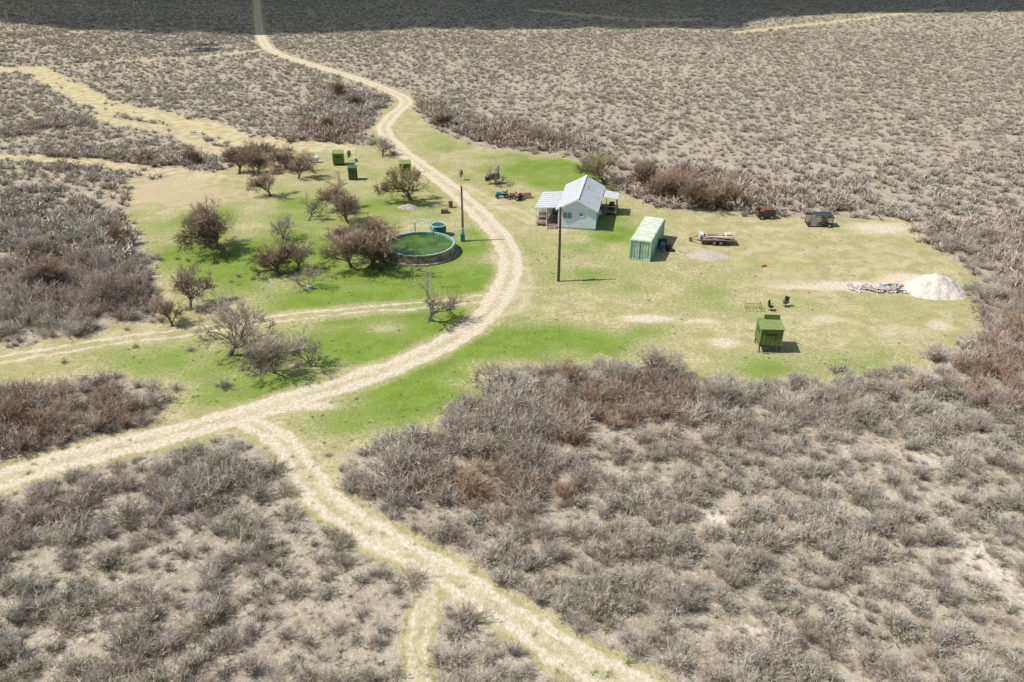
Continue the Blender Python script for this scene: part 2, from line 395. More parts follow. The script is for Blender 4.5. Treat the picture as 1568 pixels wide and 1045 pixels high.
tint=np.clip(.13+.38*thk*sst(.35,.65,fbm(x*.09,y*.09,91,2))+.15*thk+(fbm(x*.06,y*.06,92,2)-.45)*.5+rng.normal(0,.13,n)-far*.05,0,1)
rot=np.stack([rng.normal(0,.08,n),rng.normal(0,.08,n),rng.uniform(0,6.28,n)],1)
scatter('brush_thicket',np.stack([x,y,np.zeros(n)],1),kind,rot,np.stack([size,size,hz],1),tint,PB)
# grass tufts + weeds
x,y=[],[]
for y0,y1,d in ((22,60,2.6),(60,100,1.2)):
    a1,b1=cand(y0,y1,d);x.append(a1);y.append(b1)
x=np.concatenate(x);y=np.concatenate(y);z=zones(x,y)
p=np.where(z['clear']>.5,.16,.75)*(1-z['road'])*(1-.6*z['core'])
k=rng.uniform(size=len(x))<p;x=x[k];y=y[k];z={q:v[k] for q,v in z.items()};n=len(x)
isg=(rng.uniform(size=n)<np.where(z['clear']>.5,.25+.7*z['green'],.03))
idx=np.where(isg,3,0)+rng.integers(0,3,n)
s=np.where(z['clear']>.5,rng.uniform(.12,.28,n),rng.uniform(.22,.5,n))
scatter('grass_tufts',np.stack([x,y,np.zeros(n)],1),idx,np.stack([0*x,0*x,rng.uniform(0,6.28,n)],1),np.stack([s,s,s*.6],1),s,PT)
# ---------------------------------------------------------------- trees
def tube_(V,F,pts,rad,ns):
    base=len(V);prev=None
    for k,p in enumerate(pts):
        d=(pts[min(k+1,len(pts)-1)]-pts[max(k-1,0)]).normalized()
        s=d.orthogonal().normalized() if prev is None else (prev-d*prev.dot(d)).normalized()
        prev=s;t=d.cross(s)
        for q in range(ns):
            an=2*math.pi*q/ns;V.append(p+(s*math.cos(an)+t*math.sin(an))*rad[k])
    for k in range(len(pts)-1):
        for q in range(ns):
            F.append((base+k*ns+q,base+k*ns+(q+1)%ns,base+(k+1)*ns+(q+1)%ns,base+(k+1)*ns+q))
def tree_mesh(name,seed,spec,mat,trunk=(1.1,.18),up=.25,rmin=.013):
    rd=random.Random(seed);V=[];F=[]
    def rv(): return Vector((rd.gauss(0,1),rd.gauss(0,1),rd.gauss(0,1)))
    def grow(p,d,L,r,lv):
        ns=[4,4,3,2,1,1][lv];pts=[p.copy()];rad=[r*(1.35 if lv==0 else 1)];dd=d.copy();dirs=[dd]
        for k in range(ns):
            dd=(dd+rv()*[.13,.2,.22,.22,.2,.2][lv]+Vector((0,0,up*(.25 if lv<3 else .1)))).normalized()
            pts.append(pts[-1]+dd*(L/ns));rad.append(r*(1-.6*(k+1)/ns));dirs.append(dd)
        tube_(V,F,pts,rad,[7,5,4,3,3,3][lv])
        if lv>=len(spec): return
        cnt,lr,ang=spec[lv]
        for c in range(cnt):
            t=1.0 if (lv==0 and c<3) else rd.uniform(.45 if lv==0 else .22,1)
            f=t*ns;i0=min(int(f),ns-1);q=pts[i0].lerp(pts[i0+1],f-i0)
            ax=dirs[i0+1];o=ax.orthogonal().normalized()
            o.rotate(Matrix.Rotation(c*2.4+rd.uniform(-.5,.5),3,ax))
            a=math.radians(ang)*rd.uniform(.5,1.25)
            nd=(ax*math.cos(a)+o*math.sin(a));nd.z+= .1
            grow(q,nd.normalized(),L*lr*rd.uniform(.7,1.2)*(1.15-.35*t if lv else 1),max(r*.5*(1-.3*t),rmin),lv+1)
    for s in range(1 if rd.random()<.5 else 2):
        an=rd.uniform(0,6.28);grow(Vector((.12*math.cos(an)*s,.12*math.sin(an)*s,-.1)),Vector((.35*math.cos(an),.35*math.sin(an),1)).normalized(),trunk[0],trunk[1]*(1-.25*s),0)
    me=bpy.data.meshes.new(name);me.from_pydata([v[:] for v in V],[],F);me.materials.append(mat)
    zz=max(v.z for v in V);me['h']=zz
    return me
tb=twigmat('tree_bark_brown',False,(.14,.105,.075),(.48,.36,.255))
tg=twigmat('tree_bark_grey',False,(.18,.15,.12),(.50,.44,.35))
ty=twigmat('tree_bark_olive',False,(.15,.12,.08),(.48,.43,.20))
dense=[(7,1.75,50),(7,.66,45),(8,.62,42),(8,.55,42)]
airy=[(5,2.0,50),(6,.66,45),(7,.6,42),(6,.55,38)]
TM={'b':[tree_mesh('mesquite_dense%d'%k,10+k,dense,tb,rmin=.013,up=.32) for k in range(4)],
    'g':[tree_mesh('mesquite_bare%d'%k,30+k,airy,tg) for k in range(4)],
    'y':[tree_mesh('huisache%d'%k,50+k,dense,ty,rmin=.014) for k in range(2)]}
TREES=[(340,382,7.2,'b'),(414,300,5.2,'b'),(457,273,5.2,'b'),(366,266,4.6,'b'),(395,264,4.4,'b'),(519,322,5.6,'b'),(472,338,4.4,'g'),(432,366,3.6,'g'),(428,422,4.4,'b'),(478,442,3.8,'g'),
(538,410,6.0,'b'),(566,410,6.4,'b'),(590,402,4.2,'b'),(528,388,4.8,'b'),(657,490,6.4,'g'),(350,545,6.4,'g'),(420,570,5.0,'g'),(476,562,4.4,'g'),(628,306,5.8,'y'),(586,240,4.0,'g'),(925,282,5.4,'y'),(757,282,4.4,'g'),(292,474,5.4,'b'),(535,342,4.6,'b'),(440,258,4.4,'b'),(398,560,3.0,'g'),(265,500,3.8,'b'),(455,415,3.6,'b'),(380,250,4.2,'b'),(480,262,3.2,'g'),
(1005,300,4.8,'b'),(1030,308,4.6,'b'),(1060,314,5.6,'b'),(1095,322,5.6,'b'),(1128,322,4.8,'b'),(985,285,4.4,'b'),(1001,575,3.8,'g'),(755,595,3.6,'g'),(880,600,3.4,'b'),(160,470,4.4,'g'),(90,440,4.4,'b'),(40,475,4.2,'g'),(150,410,4,'g'),(520,150,4.0,'b'),(540,165,3.8,'b'),(505,200,3.8,'b'),(750,222,3.8,'g'),(820,222,4.0,'g'),(680,195,3.8,'b'),(1275,630,3.2,'g'),(1510,490,3.4,'g'),(1100,630,3,'g'),(300,248,3,'b'),(110,665,3.4,'g'),(180,380,3.8,'b'),(60,400,3.6,'g')]
for k,(u,v,h,kd) in enumerate(TREES):
    me=TM[kd][k%len(TM[kd])];gx,gy=G(u,v);s=h/me['h']
    o=bpy.data.objects.new('huisache_tree' if kd=='y' else 'mesquite_tree',me)
    o.location=(gx,gy,0);w=s*random.uniform(1.0,1.18);o.scale=(w,w,s);o.rotation_euler[2]=random.uniform(0,6.28);COL.objects.link(o)
# ---------------------------------------------------------------- part helpers
def empty(name,u,v,rot=0,xy=None):
    e=bpy.data.objects.new(name,None);e.empty_display_size=.3
    gx,gy=xy or G(u,v);e.location=(gx,gy,0);e.rotation_euler[2]=math.radians(rot);COL.objects.link(e);return e
def part(par,name,V,F,mat,smooth=False,bevel=0):
    me=bpy.data.meshes.new(name);me.from_pydata([tuple(v) for v in V],[],[tuple(f) for f in F])
    bm=bmesh.new();bm.from_mesh(me);bmesh.ops.recalc_face_normals(bm,faces=bm.faces)
    if bevel: bmesh.ops.bevel(bm,geom=bm.edges[:],offset=bevel,segments=1,affect='EDGES')
    bm.to_mesh(me);bm.free()
    if smooth:
        for p in me.polygons:p.use_smooth=True
    me.materials.append(mat)
    o=bpy.data.objects.new(name,me);COL.objects.link(o);o.parent=par;return o
def box(par,name,c,s,mat,rot=(0,0,0),bevel=0):
    V=[Vector((x*s[0]/2,y*s[1]/2,z*s[2]/2)) for x in(-1,1) for y in(-1,1) for z in(-1,1)]
    F=[(0,1,3,2),(4,6,7,5),(0,4,5,1),(2,3,7,6),(0,2,6,4),(1,5,7,3)]
    m=Matrix.Rotation(rot[2],3,'Z')@Matrix.Rotation(rot[1],3,'Y')@Matrix.Rotation(rot[0],3,'X')
    return part(par,name,[m@v+Vector(c) for v in V],F,mat,bevel=bevel)
def tube(par,name,pts,r,mat,n=10,cap=True):
    pts=[Vector(p) for p in pts];rad=r if isinstance(r,(list,tuple)) else [r]*len(pts)
    V=[];F=[];tube_(V,F,pts,rad,n)
    if cap: F.append(tuple(range(n))[::-1]);F.append(tuple(range(len(V)-n,len(V))))
    return part(par,name,V,F,mat,smooth=False)
def slab(par,name,q,t,mat):
    q=[Vector(p) for p in q];n=(q[1]-q[0]).cross(q[2]-q[0]).normalized()*t
    V=q+[p-n for p in q];k=len(q)
    F=[tuple(range(k)),tuple(range(2*k-1,k-1,-1))]+[(i,(i+1)%k,(i+1)%k+k,i+k) for i in range(k)]
    return part(par,name,V,F,mat)
white=M('white_siding',(.66,.74,.78),.6,.08,2);trim=M('white_trim',(.78,.78,.76),.6,.06,4)
roofm=M('galvanised_roof',(.66,.69,.70),.45,.1,1.2,metal=.15,spec=.4);glass=M('window_glass',(.10,.22,.30),.12,.2,2,spec=.6)
wood=M('weathered_wood',(.34,.27,.2),.85,.3,6,bump=.3);darkw=M('creosote_wood',(.12,.085,.06),.85,.3,5,bump=.4)
black=M('black_rubber',(.03,.03,.03),.8,.2,8);rust=M('rusty_steel',(.24,.12,.07),.8,.4,6,bump=.3)
steel=M('grey_steel',(.38,.38,.38),.5,.2,4,metal=.5);dark=M('dark_steel',(.06,.065,.07),.6,.3,5)
bgreen=M('blind_green_paint',(.15,.205,.05),.7,.25,3);bgreen2=M('blind_green_roof',(.24,.30,.11),.7,.2,3)
# ---------------------------------------------------------------- farmhouse
Hh=empty('farmhouse',0,0,-10.5,xy=(8.75,102.6))
W=2.5;D=10.6;E=2.95;Rg=4.25
part(Hh,'walls',[(-W,0,.25),(W,0,.25),(W,0,E),(0,0,Rg),(-W,0,E),(-W,D,.25),(W,D,.25),(W,D,E),(0,D,Rg),(-W,D,E)],
 [(0,1,2,3,4),(9,8,7,6,5),(0,5,6,1),(1,6,7,2),(4,9,5,0)],white)
for k in range(11): box(Hh,'lap_shade_line_%d'%k,(0,-.008,.42+k*.235),(5.0,.016,.018),M('siding_shadow_gap',(.45,.52,.56),.7,.1,3))  # darker strips paint the shade line under each siding lap
for k in range(11): box(Hh,'side_shade_line_%d'%k,(W+.008,D/2,.42+k*.235),(.016,D,.018),MATS['siding_shadow_gap'])  # same painted shade lines along the right wall
box(Hh,'skirting',(0,D/2,.13),(4.9,D-.1,.25),M('skirt_tin',(.5,.52,.52),.7,.2,3))
sl=math.hypot(W,Rg-E)
for sgn,nm in((-1,'left'),(1,'right')):
    ov=.38;ex=sgn*(W+ov);ez=E-(Rg-E)/W*ov
    q=[(0,-.45,Rg+.09),(ex,-.45,ez+.09),(ex,D+.4,ez+.09),(0,D+.4,Rg+.09)]
    if sgn<0:q=q[::-1]
    slab(Hh,'roof_'+nm,q,.07,roofm)
    for k in range(13):
        yy=-.4+k*(D+.75)/12
        tube(Hh,'seam_%s_%d'%(nm,k),[(sgn*.05,yy,Rg+.11),(ex,yy,ez+.11)],.025,M('roof_seam',(.5,.53,.55),.5,.1,2),4)
    slab(Hh,'barge_'+nm,[(0,-.46,Rg+.1),(ex,-.46,ez+.1),(ex,-.46,ez-.1),(0,-.46,Rg-.1)],.03,trim)
box(Hh,'ridge_cap',(0,D/2,Rg+.13),(.3,D+.86,.04),trim)
tube(Hh,'vent_pipe',[(.9,6,3.7),(.9,6,4.4)],.07,steel)
def window(par,nm,x,y,z,w,h,face='f'):
    if face=='f':
        box(par,nm+'_glass',(x,y-.03,z),(w,.03,h),glass)
        for a,b,c,d in((0,h/2,w+.16,.09),(0,-h/2,w+.16,.09)): box(par,nm+'_trim',(x+a,y-.04,z+b),(c,.07,d),trim)
        for a in(-w/2,0,w/2): box(par,nm+'_jamb',(x+a,y-.042,z),(.07 if a else .04,.06,h-.092),trim)
    else:
        s=1 if face=='r' else -1
        box(par,nm+'_glass',(x+s*.03,y,z),(.03,w,h),glass)
        for b in(h/2,-h/2): box(par,nm+'_trim',(x+s*.04,y,z+b),(.07,w+.16,.09),trim)
        for a in(-w/2,w/2): box(par,nm+'_jamb',(x+s*.042,y+a,z),(.06,.07,h-.092),trim)
window(Hh,'front_window',-1.3,0,1.95,1.25,.95);window(Hh,'small_window',.55,0,2.15,.5,.55)
window(Hh,'side_window',W,1.8,1.9,.9,.9,'r');window(Hh,'side_window_b',W,5.2,1.9,.9,.9,'r')
box(Hh,'corner_board_l',(-W,-.012,1.6),(.12,.05,2.7),trim);box(Hh,'corner_board_r',(W,-.012,1.6),(.12,.05,2.7),trim)
box(Hh,'air_conditioner',(W+.25,3.2,1.5),(.45,.6,.45),M('appliance_cream',(.6,.58,.5),.6,.1,4))
# left porch wing
x0,x1,y0,y1=-5.85,-2.5,.5,7.4
slab(Hh,'porch_roof',[(x0,y0-.35,2.62),(x1-.02,y0-.35,2.92),(x1-.02,y1+.2,2.92),(x0,y1+.2,2.62)],.08,roofm)
for k in range(9):
    yy=y0-.3+k*(y1-y0+.45)/8;tube(Hh,'porch_seam_%d'%k,[(x0,yy,2.65),(x1-.05,yy,2.95)],.022,MATS['roof_seam'],4)
box(Hh,'porch_deck',((x0+x1)/2,(y0+y1)/2,.32),(x1-x0-.3,y1-y0,.12),wood)
for k,(px,py) in enumerate([(x0+.2,y0+.05),(-4.2,y0+.05),(x0+.2,3),(x0+.2,5.2),(x0+.2,y1-.05)]): box(Hh,'porch_post_%d'%k,(px,py,1.32),(.12,.12,2.62),trim)
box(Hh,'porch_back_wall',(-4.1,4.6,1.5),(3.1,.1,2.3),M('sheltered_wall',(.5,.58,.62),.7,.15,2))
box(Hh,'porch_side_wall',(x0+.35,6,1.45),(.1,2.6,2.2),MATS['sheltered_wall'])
box(Hh,'door',(-3.5,4.53,1.35),(.9,.06,1.95),M('door_dark',(.13,.12,.12),.6,.2,3))
box(Hh,'porch_rail_top',(-5.0,y0+.04,1.25),(1.5,.05,.07),wood);
for k in range(6): box(Hh,'baluster_%d'%k,(-5.6+k*.25,y0+.04,.8),(.04,.04,.82),wood)
for k in range(3): box(Hh,'porch_step_%d'%k,(-3.3,y0-.2-.3*k,.28-.1*k),(1.3,.3,.09),wood)
box(Hh,'bench_seat',(-4.9,2.2,.8),(1.3,.45,.06),wood);box(Hh,'bench_back',(-4.9,2.45,1.1),(1.3,.05,.5),wood);box(Hh,'bench_legs',(-4.9,2.2,.58),(1.1,.35,.38),dark)
tube(Hh,'barrel',[(-3.1,1.0,.38),(-3.1,1.0,1.2)],.28,dark,14)
# right porch
x0,x1,y0,y1=2.52,4.9,6.6,9.6
slab(Hh,'awning',[(x0,y0-.1,2.75),(x1+.1,y0-.1,2.5),(x1+.1,y1,2.5),(x0,y1,2.75)],.07,roofm)
box(Hh,'side_deck',((x0+x1)/2+.02,(y0+y1)/2,.45),(x1-x0-.05,y1-y0,.12),wood)
for k,(px,py) in enumerate([(x1-.08,y0+.1),(x1-.08,y1-.1),(x0+.9,y0+.1)]): box(Hh,'awning_post_%d'%k,(px,py,1.25),(.1,.1,2.45),wood)
box(Hh,'side_rail',(x1-.08,8.1,1.35),(.06,2.7,.08),wood);box(Hh,'side_rail_mid',(x1-.08,8.1,.95),(.05,2.7,.06),wood);box(Hh,'front_rail',(4.1,y0+.1,1.3),(1.35,.05,.08),wood)
for k in range(4): box(Hh,'side_step_%d'%k,(3.0,y0-.25-.28*k,.4-.1*k),(.9,.28,.08),wood)
box(Hh,'chest_freezer',(4.1,8.2,.95),(.7,1.3,.85),dark);box(Hh,'side_door',(W+.03,8.0,1.5),(.05,.9,2.0),MATS['door_dark'])
# ---------------------------------------------------------------- container
g0=np.array(G(979,399));g1=np.array(G(1000.5,362));L=np.linalg.norm(g1-g0);ang=-math.degrees(math.atan2(g1[0]-g0[0],g1[1]-g0[1]))
Cn=empty('shipping_container',0,0,ang,xy=tuple(g0))
mint=M('container_mint_paint',(.42,.60,.44),.6,.18,1.5);mroof=M('container_roof',(.64,.68,.54),.7,.15,1.2)
hw=1.25;ht=2.6
def corr(par,nm,a,b,z0,z1,mat,depth=.05,pitch=.28):
    a=Vector(a);b=Vector(b);d=(b-a);l=d.length;d/=l;nrm=Vector((d.y,-d.x,0));k=int(l/pitch)
    prof=[]
    for i_ in range(k):
        for f,o_ in((0,0),(.35,0),(.5,-depth),(.85,-depth)):
            prof.append(a+d*((i_+f)*l/k)+nrm*o_)
    prof.append(b)
    V=[(p.x,p.y,z0) for p in prof]+[(p.x,p.y,z1) for p in prof];m=len(prof)
    part(par,nm,V,[(i_,i_+1,i_+1+m,i_+m) for i_ in range(m-1)],mat)
corr(Cn,'side_right',(hw,0.06,0),(hw,L-.06,0),.15,ht-.1,mint);corr(Cn,'side_left',(-hw,L-.06,0),(-hw,.06,0),.15,ht-.1,mint)
corr(Cn,'front_wall',(-hw+.06,0.04,0),(hw-.06,.04,0),.15,ht-.1,mint,.05,.3);corr(Cn,'back_wall',(hw-.06,L,0),(-hw+.06,L,0),.15,ht-.1,mint)
for sx in(-1,1):
    for yy in(.0,L): box(Cn,'corner_post',(sx*hw,yy,ht/2),(.16,.16,ht),mint)
    box(Cn,'top_rail',(sx*hw,L/2,ht-.06),(.12,L-.16,.12),mint);box(Cn,'bottom_rail',(sx*hw,L/2,.1),(.12,L-.16,.14),mint)
for yy in(0,L): box(Cn,'end_header',(0,yy,ht-.06),(2*hw-.16,.12,.12),mint);box(Cn,'end_sill',(0,yy,.1),(2*hw-.16,.12,.14),mint)
box(Cn,'roof_panel',(0,L/2,ht+.0),(2*hw-.1,L-.1,.06),mroof)
for k in range(int(L/.6)): box(Cn,'roof_rib_%d'%k,(0,.5+k*.6,ht+.034),(2*hw-.4,.2,.008),mroof)
for xx in(-.75,-.3,.3,.75): tube(Cn,'lock_bar',[(xx,-.06,.2),(xx,-.06,ht-.15)],.025,steel,6)
box(Cn,'door_seam',(0,-.03,ht/2),(.05,.05,ht-.3),dark)
# junk beside container
jk=empty('junk_pile',1017,384)
blue=M('blue_plastic',(.05,.28,.45),.5,.2,4);teal=M('teal_paint',(.08,.42,.42),.5,.2,4)
tube(jk,'blue_barrel',[(-.2,.6,0),(-.2,.6,.3),(-.2,.6,.6),(-.2,.6,.9)],[.27,.3,.3,.27],blue,14)
tube(jk,'black_barrel',[(.5,.1,0),(.5,.1,.88)],.29,black,14)
box(jk,'crate',(.1,1.9,.4),(.9,.7,.8),dark,(0,0,.4),.02);box(jk,'board_a',(.7,1.3,.5),(.2,2.0,.04),wood,(.4,.1,.2))
box(jk,'orange_toolbox',(-.2,-.5,.2),(.5,.3,.35),M('orange_plastic',(.6,.16,.04),.5,.2,4),(0,0,.3),.02)
tube(jk,'tyre',[(.9,-.2,0),(.9,-.2,.22)],.38,black,18)
for k in range(8): box(jk,'scrap_%d'%k,(random.uniform(-.5,1.1),random.uniform(0,2.8),.15+random.random()*.5),(random.uniform(.2,.8),random.uniform(.1,.5),random.uniform(.05,.3)),random.choice([dark,steel,wood,teal,black]),(random.uniform(-.5,.5),random.uniform(-.5,.5),random.uniform(0,3)))
# ---------------------------------------------------------------- flatbed trailer with lumber
def wheel(par,nm,x,y,r=.38,w=.22,ax='y'):
    d=Vector((0,w/2,0)) if ax=='y' else Vector((w/2,0,0));c=Vector((x,y,r))
    tube(par,nm,[c-d,c-d*.7,c+d*.7,c+d],[r*.9,r,r,r*.9],black,20)
    tube(par,nm+'_rim',[c-d*1.04,c+d*1.04],r*.55,steel,14)
Tr=empty('flatbed_trailer',1096,372,-6)
box(Tr,'deck',(0,0,.68),(4.6,2.1,.1),wood)
for sy in(-1,1): box(Tr,'rail',(0,sy*1.07,.62),(4.7,.06,.16),rust)
for sx in(-1.8,-.9,0,.9,1.8): box(Tr,'cross_member_%d'%int(sx*10),(sx,0,.58),(.08,2.0,.1),rust)
for q,xx in enumerate((-.35,.5)):
    for sy in(-1,1): wheel(Tr,'wheel_%d%d'%(q,sy),xx,sy*1.02,.36)
for sy in(-1,1):
    box(Tr,'fender',(.08,sy*1.15,.82),(1.9,.28,.04),steel)
    tube(Tr,'tongue',[(-2.3,sy*.7,.58),(-3.5,0,.52)],.05,rust,8)
tube(Tr,'jack',[(-3.4,0,0),(-3.4,0,.8)],.04,steel,8)
wheel(Tr,'front_dolly',-3.2,.3,.22,.14)
lum=M('cut_lumber',(.58,.44,.28),.8,.25,5);pal=M('pale_board',(.66,.6,.5),.8,.15,5)
for k in range(26):
    box(Tr,'lumber_%d'%k,(random.uniform(-.7,.7),random.uniform(-.85,.85),.78+random.random()*.35),(random.uniform(1.2,3.4),random.uniform(.1,.3),.05),random.choice([lum,lum,pal,wood]),(0,random.uniform(-.06,.06),random.uniform(-.25,.25)))
box(Tr,'headboard',(-2.2,0,1.0),(.06,2.0,.6),pal);box(Tr,'toolbox',(-1.9,.3,.95),(.5,1.0,.42),trim,(0,0,0),.02);box(Tr,'loaded_appliance',(1.5,.2,1.05),(.8,.9,.5),pal,(0,.1,.2),.02)
# small stock cage trailer & cart
Cg=empty('livestock_cage',1253,345,-4)
for sx in(-1.6,-.8,0,.8,1.6):
    for sy in(-.85,.85): box(Cg,'upright',(sx,sy,.85),(.06,.06,1.5),dark)
for zz in(.15,.4,.65,.9,1.15,1.4):
    for sy in(-.88,.88): box(Cg,'side_bar',(0,sy,zz),(3.3,.03,.06),dark)
    for sx in(-1.62,1.62): box(Cg,'end_bar',(sx,0,zz),(.03,1.7,.06),dark)
box(Cg,'cage_floor',(0,0,.1),(3.2,1.7,.06),darkw);box(Cg,'cage_roof',(.4,0,1.62),(2.4,1.8,.05),dark)
box(Cg,'panel',(-.9,-.9,.8),(.8,.03,1.2),steel);tube(Cg,'stored_drum',[(.7,0,.13),(.7,0,1.0)],.3,steel,12)
wheel(Cg,'wheel_a',1.2,-1.0,.3,.16);wheel(Cg,'wheel_b',1.2,1.0,.3,.16)
Ct=empty('wooden_cart',1171,334,4)
box(Ct,'cart_bed',(0,0,.55),(2.5,1.4,.08),rust);
for sy in(-.7,.7): box(Ct,'cart_side',(0,sy,.9),(2.5,.05,.65),darkw)
for sx in(-1.25,1.25): box(Ct,'cart_end',(sx,0,.9),(.05,1.35,.65),darkw)
for sx in(-.7,.7):
    for sy in(-.8,.8): wheel(Ct,'wheel',sx,sy,.33,.12)
box(Ct,'load',(0.2,0,1.05),(1.6,1.0,.7),rust,(0.1,.1,.2),.03);tube(Ct,'drawbar',[(-1.1,0,.5),(-2.0,0,.2)],.04,rust,6)
# ---------------------------------------------------------------- deer blinds
def blind(u,v,w,h,leg,rot,roofs=bgreen2,body=bgreen):
    e=empty('deer_blind',u,v,rot);hw=w/2
    box(e,'cabin',(0,0,leg+h/2),(w,w,h),body)
    for sx in(-1,1):
        for sy in(-1,1):
            box(e,'leg',(sx*(hw-.08),sy*(hw-.08),leg/2-.02),(.1,.1,leg),dark)
            box(e,'corner_trim',(sx*hw,sy*hw,leg+h/2),(.07,.07,h),roofs)
    for sy in(-1,1):
        box(e,'window_slot',(0,sy*(hw+.004),leg+h*.66),(w*.5,.02,h*.14),dark);box(e,'sill',(0,sy*(hw+.02),leg+h*.56),(w*.56,.05,.05),roofs)
        box(e,'side_slot',(sy*(hw+.004),0,leg+h*.66),(.02,w*.5,h*.14),dark)
    slab(e,'roof',[(-hw-.12,-hw-.15,leg+h+.06),(hw+.12,-hw-.15,leg+h+.06),(hw+.12,hw+.12,leg+h+.22),(-hw-.12,hw+.12,leg+h+.22)],.06,roofs)
    box(e,'floor_frame',(0,0,leg-.04),(w+.06,w+.06,.08),dark)
    for k in range(4): box(e,'door_batten_%d'%k,(-hw*.6+k*hw*.4,-hw-.012,leg+h*.27),(.04,.02,h*.45),roofs)
    return e
b=blind(1174,533,2.05,1.75,.8,-4)
box(b,'raised_hatch',(.25,.75,2.95),(1.5,.06,.7),bgreen2,(.15,0,0))
for k in range(3): box(b,'ladder_step_%d'%k,(-.5,-1.25,.2+k*.2),(.6,.12,.04),dark)
blind(519,252,1.75,1.7,.35,8);blind(541,275,1.1,1.9,.1,-5,body=M('dark_green_paint',(.05,.11,.04),.7,.2,3),roofs=M('dark_green_trim',(.08,.16,.06),.7,.2,3))
blind(621,266,1.75,1.5,.35,10);
def feeder(u,v,m):
    e=empty('game_feeder',u,v)
    tube(e,'drum',[(0,0,.75),(0,0,.95),(0,0,1.6),(0,0,1.75)],[.12,.33,.33,.2],m,14)
    for k in range(3):
        a=k*2.09+.4;tube(e,'leg_%d'%k,[(.7*math.cos(a),.7*math.sin(a),0),(.3*math.cos(a),.3*math.sin(a),1.3)],.03,steel,6)
    box(e,'spinner_box',(0,0,.62),(.25,.25,.22),dark)
feeder(706,276,bgreen2);feeder(535,246,bgreen)
# propane tank
pr=empty('propane_tank',482,249,12)
tube(pr,'shell',[(-.85,0,.75),(-.7,0,.75),(.7,0,.75),(.85,0,.75)],[.15,.42,.42,.15],trim,18)
for sx in(-.5,.5): box(pr,'saddle',(sx,0,.2),(.15,.7,.4),steel)
tube(pr,'dome',[(0,0,1.1),(0,0,1.3)],.12,blue,10)
pr2=empty('water_cooler',543,248);tube(pr2,'body',[(0,0,0),(0,0,.1),(0,0,.7),(0,0,.8)],[.2,.25,.25,.15],trim,12);box(pr2,'stand',(.35,0,.25),(.3,.3,.5),blue)
# ---------------------------------------------------------------- water tank
tx,tyy=G(644,387);Wt=empty('round_stock_tank',0,0,0,xy=(tx,tyy))
def ring(par,nm,r0,r1,z0,z1,mat,n=72,wob=0):
    V=[];F=[]
    for k in range(n):
        a=2*math.pi*k/n;c,s_=math.cos(a),math.sin(a);w=1+wob*math.sin(k*1.7)*.5
        V+=[(r0*c,r0*s_,z0),(r1*c*w,r1*s_*w,z0),(r1*c*w,r1*s_*w,z1),(r0*c,r0*s_,z1)]
    for k in range(n):
        a=4*k;b2=4*((k+1)%n)
        for q in range(4): F.append((a+q,a+(q+1)%4,b2+(q+1)%4,b2+q))
    part(par,nm,V,F,mat)
ring(Wt,'plaster_wall',4.12,4.4,0,1.22,M('weathered_plaster',(.30,.245,.17),.95,.4,1.6,bump=.8),wob=.01)
ring(Wt,'painted_rim',4.14,4.34,1.225,1.26,M('aqua_rim_paint',(.36,.58,.53),.7,.3,2.5))
ring(Wt,'inner_lining',4.06,4.115,.1,1.2,M('aqua_lining',(.16,.34,.27),.8,.3,2))
ring(Wt,'stone_footing',4.42,4.75,0,.22,M('footing_stone',(.4,.35,.27),.95,.3,3,bump=.8),wob=.03)
wv=[(4.08*math.cos(k*.1309),4.08*math.sin(k*.1309),.95) for k in range(48)]
wm=M('algae_water',(.075,.15,.022),.3,.5,.7,spec=.3,col2=(.028,.065,.012));part(Wt,'water_surface',wv,[tuple(range(48))],wm)
tube(Wt,'inlet_pipe',[(-1.2,5.4,0),(-1.2,5.2,2.2),(-.3,5.0,2.6),(.8,4.6,2.3),(1.3,4.2,1.7),(1.0,3.7,1.35)],.09,M('aqua_pipe',(.30,.60,.58),.5,.15,3),8)
tube(Wt,'pipe_brace',[(.9,4.6,0),(.9,4.6,2.2)],.05,steel,6)
tx,tyy=G(672,360);Sm=empty('small_water_tank',0,0,0,xy=(tx,tyy))
tube(Sm,'body',[(0,0,0),(0,0,.2),(0,0,1.15),(0,0,1.35)],[.95,1.0,1.0,.9],M('tank_teal',(.05,.17,.14),.6,.25,2),28)
ring(Sm,'lip',.86,1.05,1.36,1.46,MATS['aqua_rim_paint'],28);tube(Sm,'pipe',[(-.9,.3,0),(-.9,.3,1.9),(-.2,.2,2.0),(-.2,.2,1.3)],.05,MATS['aqua_pipe'],6)
# ---------------------------------------------------------------- poles
def pole(u,v,h,box_=False):
    e=empty('utility_pole',u,v,8)
    tube(e,'shaft',[(0,0,-.2),(.02,0,h*.5),(0,0,h)],[.17,.145,.11],darkw,12)
    tube(e,'insulator',[(0,0,h),(0,0,h+.15)],[.05,.03],steel,8);tube(e,'bracket',[(0,0,h-.5),(.35,0,h-.35)],.02,steel,6)
    if box_:
        box(e,'meter_box',(0,-.22,1.5),(.35,.15,.6),M('meter_grey',(.5,.5,.48),.6,.1,5),bevel=.01);tube(e,'conduit',[(.05,-.2,1.8),(.05,-.15,h-1)],.03,steel,6)
        box(e,'breaker_panel',(-.05,-.3,.55),(.55,.25,1.0),blue,bevel=.01)
    return e
pole(855,431,8.9);pole(709,369,7.3,True)
